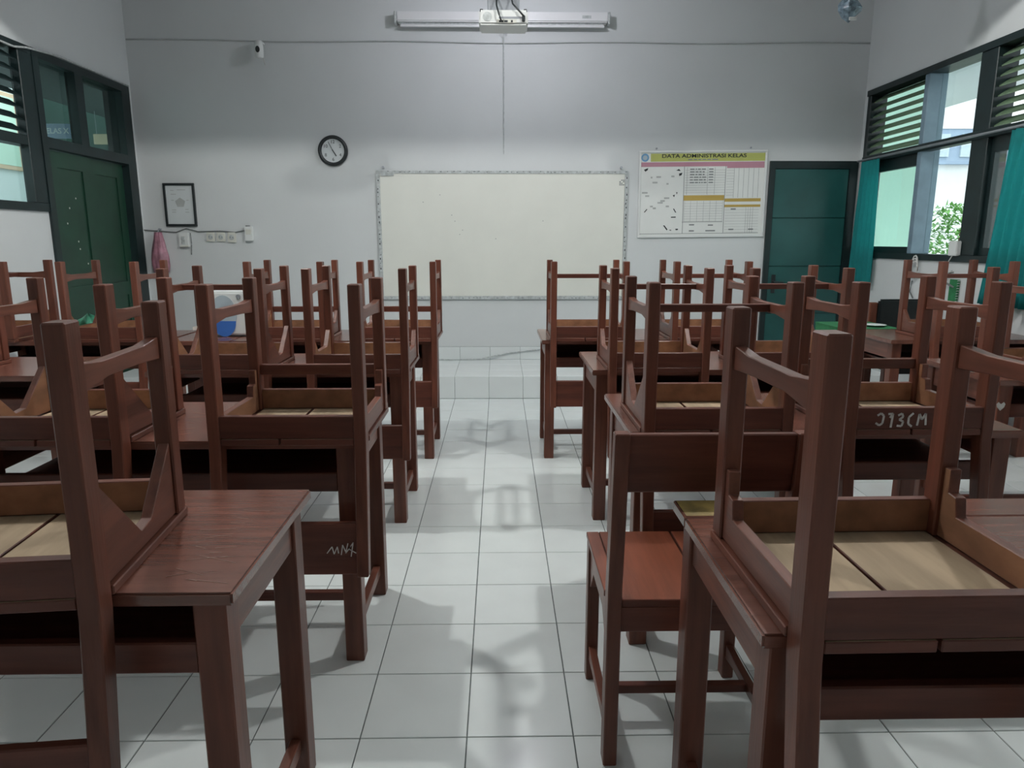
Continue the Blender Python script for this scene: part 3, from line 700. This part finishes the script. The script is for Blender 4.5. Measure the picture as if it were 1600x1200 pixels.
# switch boxes, sockets, bag, cables on the left part of the front wall
def wy(px, py):                                          # helper: point on the front wall seen along a measured ray
    cy, sy = math.cos(YAW), math.sin(YAW); f = Vector((sy*math.cos(PITCH), cy*math.cos(PITCH), -math.sin(PITCH))); r = Vector((cy, -sy, 0)); u = r.cross(f)
    d = f + r*(px-800)/FPX - u*(py-600)/FPX; t = YF/d.y
    return (d.x*t, CAM_H + d.z*t)
def plate(nm, px0, py0, px1, py1, lab, cat, group=None, mat='white', dep=0.02):
    x0, z1 = wy(px0, py0); x1, z0 = wy(px1, py1)
    r = thing(nm, lab, cat, ((x0+x1)/2, YF-0.0005, (z0+z1)/2), group=group); a, c = (x1-x0)/2, (z1-z0)/2
    box(-a, a, -dep, 0, -c, c).build('housing', M[mat], r, 0.004, seg=2)
    return r, a, c, dep
r, a, c, dp = plate('switch_box', 281, 364, 298, 386, 'white box with grey insert on the front wall, right of the pink bag', 'switch', dep=0.035)
box(-a*0.5, a*0.3, -dp-0.004, -dp, -c*0.55, c*0.5).build('insert', M['alu'], r, 0.002); box(-a*0.8, a*0.9, -dp-0.006, -dp, -c, -c*0.75).build('lip', M['offwhite'], r, 0.002)
for k, (p0, p1, lab) in enumerate(((323, 337, 'left'), (339, 353, 'middle'), (356, 370, 'right'))):
    r, a, c, dp = plate('wall_socket', p0, 363, p1, 377.5 + (1.5 if k == 2 else 0), lab + 'most wall socket of the row of three on the front wall' if lab != 'middle' else 'middle wall socket of the row of three on the front wall', 'socket', 'row of three wall sockets', 'offwhite')
    MB().lathe([(a*0.62, 0), (a*0.55, 0.003)], 18, 'y', (0, -dp, 0)).build('socket_face', M['alu'], r)
    for sx in (-1, 1): MB().lathe([(0.004, 0), (0.004, 0.0045)], 8, 'y', (sx*0.011, -dp, 0)).build('socket_hole', M['mark'], r)
r, a, c, dp = plate('junction_box', 384, 354, 397.5, 376.5, 'white junction box right of the wall sockets', 'switch', dep=0.045)
MB().lathe([(0.022, 0), (0.020, 0.01)], 14, 'z', (-0.01, -0.02, c)).build('cap', M['cable'], r); box(-a*0.7, a*0.7, -dp-0.003, -dp, -c*0.1, c*0.6).build('cover', M['offwhite'], r, 0.002)
def wall_cable(nm, pts, lab, mat='cable', r=0.006, off=0.009):
    ps = []
    for (a, b), (c, d) in zip(pts, pts[1:]):
        for k in range(6):
            t = k/6; ps.append((a+(c-a)*t, b+(d-b)*t))
    ps.append(pts[-1])
    o = MB().tube([(wy(*p)[0], YF-off, wy(*p)[1]) for p in ps], r, 6).build(nm, M[mat], smooth=True); return tag(o, lab, 'cable')
wall_cable('wall_cable', [(222, 359), (250, 361), (276, 363), (292, 357), (310, 362), (345, 361), (368, 363), (384, 360)], 'grey cable strung from the door frame to the junction box', r=0.0055)
wall_cable('wall_cable', [(298, 364), (300, 380), (300, 398)], 'short grey cable hanging below the white switch box', r=0.004)
x0, z0 = wy(243, 425); x1, z1 = wy(268, 363)
bc = ((x0+x1)/2, YF-0.075, (z0+z1)/2+0.0)
bh = (z1-z0)/2
def bagf(u, v):
    a = 2*PI*u; rr = 0.030+0.050*min(1, v*1.6)-0.015*max(0, v-0.85)/0.15
    k = 1+0.10*math.sin(6*a+4*v)+0.06*math.sin(11*a-6*v)
    return (rr*k*math.cos(a), rr*0.75*k*math.sin(a), bh-2*bh*v)
pb = thing('hanging_bag', 'pink crinkled plastic bag hanging on the front wall', 'bag', bc)
MB().sheet(bagf, 36, 12, (0.001, 0, 0)).build('bag_film', M['pinkbag'], pb, smooth=True)
MB().tube([(0, 0.075, bh+0.03), (0, 0.03, bh+0.032), (0, 0.01, bh+0.02), (0, 0, bh-0.02)], 0.006, 6).build('hook', M['steel'], pb)

# cable running across the front wall high up (seen as the thin horizontal line)
o = MB().tube([(XL+0.01+k*(XR-XL-0.02)/40, YF-0.009, 3.161+0.006*math.sin(k*0.55)-0.010*math.sin(PI*k/40)) for k in range(41)], 0.006, 6).build('wall_cable', M['palecable'], smooth=True)
tag(o, 'long thin grey cable running across the whole front wall up high', 'cable')
o = MB().tube([(-0.85, 6.990, PZ+0.012), (-0.5, 6.93, PZ+0.012), (-0.2, 6.95, PZ+0.012), (0.1, 6.985, PZ+0.07), (0.5, 6.985, PZ+0.115), (0.9, 6.985, PZ+0.13)], 0.007, 6).build('floor_cable', M['alu'], smooth=True)
tag(o, 'grey cable lying along the foot of the front wall', 'cable')

# roll-up projection screen
ps = thing('projection_screen', 'white roll-up projection screen housing high on the front wall', 'projection screen', (0.035, YF-0.06, 3.33))
box(-0.955, 0.955, -0.045, 0.058, -0.030, 0.055).build('housing', M['screen'], ps, 0.010, seg=2)
box(-0.925, 0.925, -0.022, 0.0, -0.068, -0.048).build('bottom_bar', M['screen'], ps, 0.004)
box(-0.915, 0.915, -0.012, -0.010, -0.05, -0.030).build('screen_fabric', M['alu'], ps)
for sx in (-1, 1): box(sx*0.965-0.010, sx*0.965+0.010, -0.05, 0.058, -0.045, 0.055).build('end_cap', M['alu'], ps, 0.004)
box(0.72, 0.80, -0.0465, -0.0455, 0.0, 0.025).build('label_plate', M['alu'], ps)
MB().tube([(0.015, -0.02, -0.068), (0.045, -0.02, -0.10), (0.015, -0.02, -0.12), (-0.02, -0.02, -0.10), (0.012, -0.02, -0.068)], 0.005, 6).build('pull_ring', M['white'], ps)
MB().tube([(0.012, -0.02, -0.12), (0.012, -0.02, -0.7), (0.010, -0.02, -1.17)], 0.0035, 6).build('pull_cord', M['alu'], ps)
# projector hung from the ceiling, seen from behind
pj = thing('projector', 'white ceiling projector with black cables, hanging in front of the screen', 'projector', (0.032, 5.0, 2.80))
box(-0.160, 0.160, -0.02, 0.20, -0.055, 0.035).build('body', M['white'], pj, 0.012, seg=2)
box(-0.03, 0.13, -0.0225, -0.0195, -0.020, -0.008).build('port_strip', M['steel'], pj)
box(-0.045, 0.085, -0.0225, -0.0195, -0.045, -0.025).build('port_panel', M['offwhite'], pj)
for x, wv in ((-0.03, 0.03), (0.005, 0.022), (0.048, 0.012)): box(x, x+wv, -0.0245, -0.0226, -0.042, -0.030).build('port', M['mark'], pj)
MB().lathe([(0.028, 0), (0.028, 0.004)], 20, 'y', (-0.105, -0.020, -0.008)).build('speaker_grille', M['alu'], pj)
box(0.12, 0.14, -0.040, -0.0201, -0.04, -0.005).build('plug', M['black'], pj, 0.003)
for sx in (-1, 1): MB().lathe([(0.012, 0), (0.010, 0.014)], 12, 'z', (sx*0.143, 0.02, 0.033)).build('mount_foot', M['black'], pj)
box(-0.105, 0.105, 0.03, 0.16, 0.0352, 0.18).build('mount_plate', M['steel'], pj, 0.006)
MB().tube([(0, 0.10, 0.18), (0, 0.10, 0.8495)], 0.022, 12).build('mount_pole', M['alu'], pj, smooth=True)
MB().tube([(-0.045, 0.02, 0.12), (-0.045, -0.02, 0.06), (-0.03, -0.05, 0.0), (-0.018, -0.045, -0.03), (-0.015, -0.024, -0.036)], 0.006, 6).build('video_cable', M['black'], pj, smooth=True)
MB().tube([(0.05, 0.02, 0.13), (0.06, -0.02, 0.07), (0.11, -0.045, 0.01), (0.13, -0.040, -0.01)], 0.006, 6).build('power_cable', M['black'], pj, smooth=True)

# surveillance camera
cc = thing('wall_camera', 'small white egg-shaped camera with dark lens high on the front wall', 'camera', (-2.165, YF-0.10, 3.06))
MB().lathe([(0.022, -0.075), (0.036, -0.068), (0.040, -0.03), (0.040, 0.03), (0.034, 0.060), (0.018, 0.074), (0.004, 0.077)], 24).build('body', M['white'], cc, smooth=True)
n = 20; MB().prism([(0.019*math.cos(2*PI*k/n), 0.028*math.sin(2*PI*k/n)-0.008) for k in range(n)], 'y', -0.046, -0.030).build('lens_panel', M['black'], cc, 0.003)
box(-0.025, 0.025, 0.0, 0.0995, 0.060, 0.078).build('bracket', M['white'], cc, 0.004)
MB().tube([(0.028, 0.01, -0.06), (0.032, 0.03, -0.10), (0.028, 0.06, -0.12)], 0.004, 6).build('lead', M['whitecable'], cc)

# hanging plastic-wrapped lamp near the right corner
hl_ = thing('hanging_bundle', 'shiny plastic-wrapped bundle hanging from the ceiling near the right corner', 'lamp', (2.53, 5.5, 3.00))
mb = MB(); rng = random.Random(3); ring = []
pr_ = [(0.004, -0.085), (0.040, -0.055), (0.075, -0.005), (0.070, 0.035), (0.045, 0.07), (0.03, 0.12), (0.012, 0.18)]
vs = []; nn = 9
for rr, h in pr_:
    for k in range(nn): a = 2*PI*k/nn; q = rr*(1+rng.uniform(-0.22, 0.22)); vs.append((q*math.cos(a), q*math.sin(a), h+rng.uniform(-0.006, 0.006)))
fs = [(i*nn+k, i*nn+(k+1) % nn, (i+1)*nn+(k+1) % nn, (i+1)*nn+k) for i in range(len(pr_)-1) for k in range(nn)] + [tuple(range(nn))[::-1], tuple(range((len(pr_)-1)*nn, len(pr_)*nn))]
mb.add(vs, fs).build('wrapping', M['film'], hl_)
MB().tube([(0, 0, 0.17), (0, 0, 0.6495)], 0.005, 6).build('cord', M['cable'], hl_)
box(-0.02, 0.03, -0.06, -0.045, -0.085, -0.065).build('tag', M['white'], hl_)

# ceiling bulbs: bare lamps on sockets
def bulb(x, y, mat, lab, drop=0.0):
    r = thing('ceiling_bulb', lab, 'lamp', (x, y, ZC), group='bare ceiling bulbs')
    MB().lathe([(0.05, -0.03), (0.05, 0.0)], 16).build('socket', M['white'], r)
    MB().lathe([(0.015, -0.075), (0.018, -0.03)], 12).build('neck', M['white'], r)
    MB().lathe([(0.006, -0.165), (0.030, -0.158), (0.046, -0.138), (0.050, -0.118), (0.044, -0.096), (0.026, -0.078), (0.018, -0.074)], 14).build('globe', M[mat], r, smooth=True)
bulb(-1.35, 3.30, 'bulb', 'lit bulb on the ceiling above the left desks')
bulb(1.45, 3.30, 'bulb', 'lit bulb on the ceiling above the right desks')
bulb(0.15, 5.70, 'bulb2', 'lit bulb on the ceiling between projector and whiteboard')

# ------------------------------------------------------------------ curtains, right wall bits
def curtain(y_top0, y_top1, y_bot0, y_bot1, z1, z0, lab, folds, xoff=0.055):
    def fn(u, v):
        y0 = y_top0+(y_bot0-y_top0)*v; y1 = y_top1+(y_bot1-y_top1)*v
        y = y0+(y1-y0)*u
        x = XR-xoff + 0.026*math.sin(2*PI*folds*u+0.5*math.sin(3*v))*(0.6+0.4*v)
        return (x, y, z1+(z0-z1)*v)
    o = MB().sheet(fn, folds*8, 14, (0.003, 0, 0)).build('curtain', M['curtain'], smooth=True)
    return tag(o, lab, 'curtain', 'teal window curtains')
curtain(6.86, 6.54, 6.94, 6.50, 2.085, 0.955, 'teal curtain bunched between the teal door and the first window pane', 5)
curtain(4.87, 4.2, 5.00, 4.25, 2.085, 0.93, 'teal curtain drawn across the right edge of the windows', 8)
o = MB().tube([(XR-0.055, 1.6, 2.10), (XR-0.055, 6.93, 2.10)], 0.010, 8).build('curtain_rod', M['steel'], smooth=True); tag(o, 'thin grey curtain rod along the right windows', 'rod')
wf = thing('network_box', 'small white box on the right window post with a dangling cable', 'router', (XR-0.018, 5.37, 1.31))
box(-0.025, 0.013, -0.05, 0.05, -0.055, 0.055).build('housing', M['white'], wf, 0.005, seg=2)
MB().tube([(-0.006, 0.02, -0.055), (-0.01, 0.05, -0.10), (-0.012, 0.06, -0.15), (-0.012, 0.03, -0.18), (-0.012, -0.03, -0.17)], 0.004, 6).build('lead', M['whitecable'], wf, smooth=True)
o = MB().tube([(XR-0.03, 5.86+0.055*math.cos(t*0.55)*(1-0.01*t), 1.12+0.075*math.sin(t*0.55)+0.002*t) for t in range(30)], 0.007, 6).build('coiled_cable', M['whitecable'], smooth=True)
tag(o, 'white cable coiled on the wall under the right window', 'cable')
o = MB().tube([(XR-0.012, 5.90, 1.04), (XR-0.016, 5.91, 0.95), (XR-0.014, 5.86, 0.90)], 0.006, 6).build('cable_end', M['cable'], smooth=True); tag(o, 'grey cable end under the white coil on the right wall', 'cable')
o = MB().tube([(XR-0.012, 5.38, 1.14), (XR-0.03, 5.42, 1.11), (XR-0.03, 5.44, 1.08), (XR-0.03, 5.42, 1.05), (XR-0.012, 5.34, 1.02)], 0.008, 6).build('wall_hook', M['cable'], smooth=True); tag(o, 'small dark hook on the wall under the right window', 'hook')
nbk = thing('spiral_notebook', 'green spiral notebook hanging on the right wall under the window', 'notebook', (XR-0.002, 5.34, 0.98))
box(-0.014, 0.0, -0.05, 0.055, -0.11, 0.10).build('cover', M['cloth'], nbk, 0.002)
sp = MB()
for k in range(11): sp.tube([(-0.018, -0.045, -0.10+k*0.019), (-0.020, -0.056, -0.097+k*0.019), (-0.004, -0.057, -0.098+k*0.019)], 0.003, 5)
sp.build('spiral', M['alu'], nbk)
# loose wire along the top of the left frame
o = MB().tube([(XL+0.028, 4.6, 2.70), (XL+0.028, 5.35, 2.69), (XL+0.028, 5.5, 2.72), (XL+0.02, 5.9, 2.755), (XL+0.012, 6.4, 2.756), (XL+0.012, 6.95, 2.75)], 0.008, 6).build('loose_wire', M['alu'], smooth=True)
tag(o, 'loose grey wire along the top of the left door frame', 'cable')

# ------------------------------------------------------------------ outside
struct('ground', box(-40, 60, -40, 60, -0.30, -0.151), M['concrete'])
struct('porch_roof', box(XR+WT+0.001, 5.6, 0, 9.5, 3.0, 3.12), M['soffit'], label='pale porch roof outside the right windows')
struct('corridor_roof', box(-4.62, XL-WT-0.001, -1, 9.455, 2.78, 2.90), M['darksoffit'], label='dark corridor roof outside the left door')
struct('outer_wall_mint', box(XR+WT+0.001, 4.42, 7.60, 7.75, -0.15, 2.999), M['mint'], label='mint green outer wall beyond the right window')
struct('outer_wall_pale', box(-6.1, -5.95, 0, 9.45, -0.15, 3.3), M['cyanwall'], label='pale cyan wall across the corridor')
struct('added_wall_dark', box(-6.1, XL-WT-0.001, 9.46, 9.6, -0.15, 3.4), M['shadewall'], label='added dark green wall that keeps the corridor view dim')  # added wall, dark so the view through the transom stays dim
pc = thing('outdoor_picture', 'green framed picture on the pale wall outside the left window', 'picture', (-5.949, 8.80, 2.51))
box(0, 0.03, -0.50, 0.50, -0.30, 0.60).build('frame', M['cream'], pc, 0.004); box(0.031, 0.034, -0.45, 0.45, -0.25, 0.55).build('print', M['mint'], pc)
sg = thing('class_sign', 'grey class name sign hanging in the corridor outside the left door', 'sign', (-4.385, 7.50, 2.435))
box(-0.168, 0.168, -0.008, 0.008, -0.07, 0.07).build('sign_board', M['farblue'], sg, 0.003)
link('lettering', text_mesh('KELAS X A', 0.072, M['paper'], bold=0.0016), sg, (0, -0.0086, 0), (PI/2, 0, 0))
for sx in (-0.13, 0.13): MB().tube([(sx, 0, 0.07), (sx, 0, 0.3449)], 0.004, 6).build('chain', M['steel'], sg)
cb = thing('cream_board', 'cream board hanging outside, seen through the right transom pane of the left door', 'board', (-4.405, 8.4, 2.48))
box(-0.135, 0.135, 0, 0.03, -0.055, 0.055).build('panel', M['cream'], cb, 0.004)
for sx in (-0.1, 0.1): MB().tube([(sx, 0.015, 0.055), (sx, 0.015, 0.2999)], 0.004, 6).build('hanger', M['steel'], cb)
# far building and shrub seen through the clear pane
fb = thing('far_building', 'pale building with bluish upper floor far outside the right windows', 'building', (16.5, 22.0, -0.15))
box(-9, 6, 0, 6, 0, 3.75).build('lower_storey', M['farwall'], fb); box(-9, 6, -0.2, 6, 3.75, 4.75).build('window_band', M['farblue'], fb); box(-9, 6, -0.25, 6, 4.75, 6.2).build('parapet', M['farwall'], fb)
for k in range(10): box(-8.6+k*1.45, -7.5+k*1.45, -0.26, -0.201, 3.95, 4.6).build('window', M['paleblue'], fb)
def shrub(x, y, h, rad, lab, seed):
    rg = random.Random(seed); r = thing('shrub', lab, 'shrub', (x, y, -0.15), group='shrubs outside the right windows')
    MB().tube([(0, 0, 0), (0.02, 0.03, h*0.5), (-0.03, 0, h*0.85)], [0.03, 0.022, 0.008], 7).build('stem', M['bark'], r)
    mb = MB()
    for _ in range(1500):
        t = rg.uniform(0.25, 1); a = rg.uniform(0, 2*PI); q = rad*math.sqrt(rg.random())*math.sin(PI*min(0.95, t*0.85))
        c = Vector((q*math.cos(a), q*math.sin(a), h*t)); d = Vector((rg.uniform(-1, 1), rg.uniform(-1, 1), rg.uniform(-0.6, 0.8))).normalized()
        s = d.cross(Vector((0.1, 0.2, 1))).normalized()*0.022; l = d*rg.uniform(0.07, 0.13)
        nrm = d.cross(s).normalized()*0.006
        mb.add([c, c+l*0.5+s+nrm, c+l, c+l*0.5-s+nrm], [(0, 1, 2), (0, 2, 3)])
    mb.build('foliage', M['leaf'], r)['kind'] = 'stuff'
shrub(6.0, 9.3, 1.95, 0.75, 'green leafy shrub seen low in the clear right window pane', 1)
shrub(7.6, 11.2, 2.1, 0.9, 'taller shrub standing farther out behind the first shrub', 2)
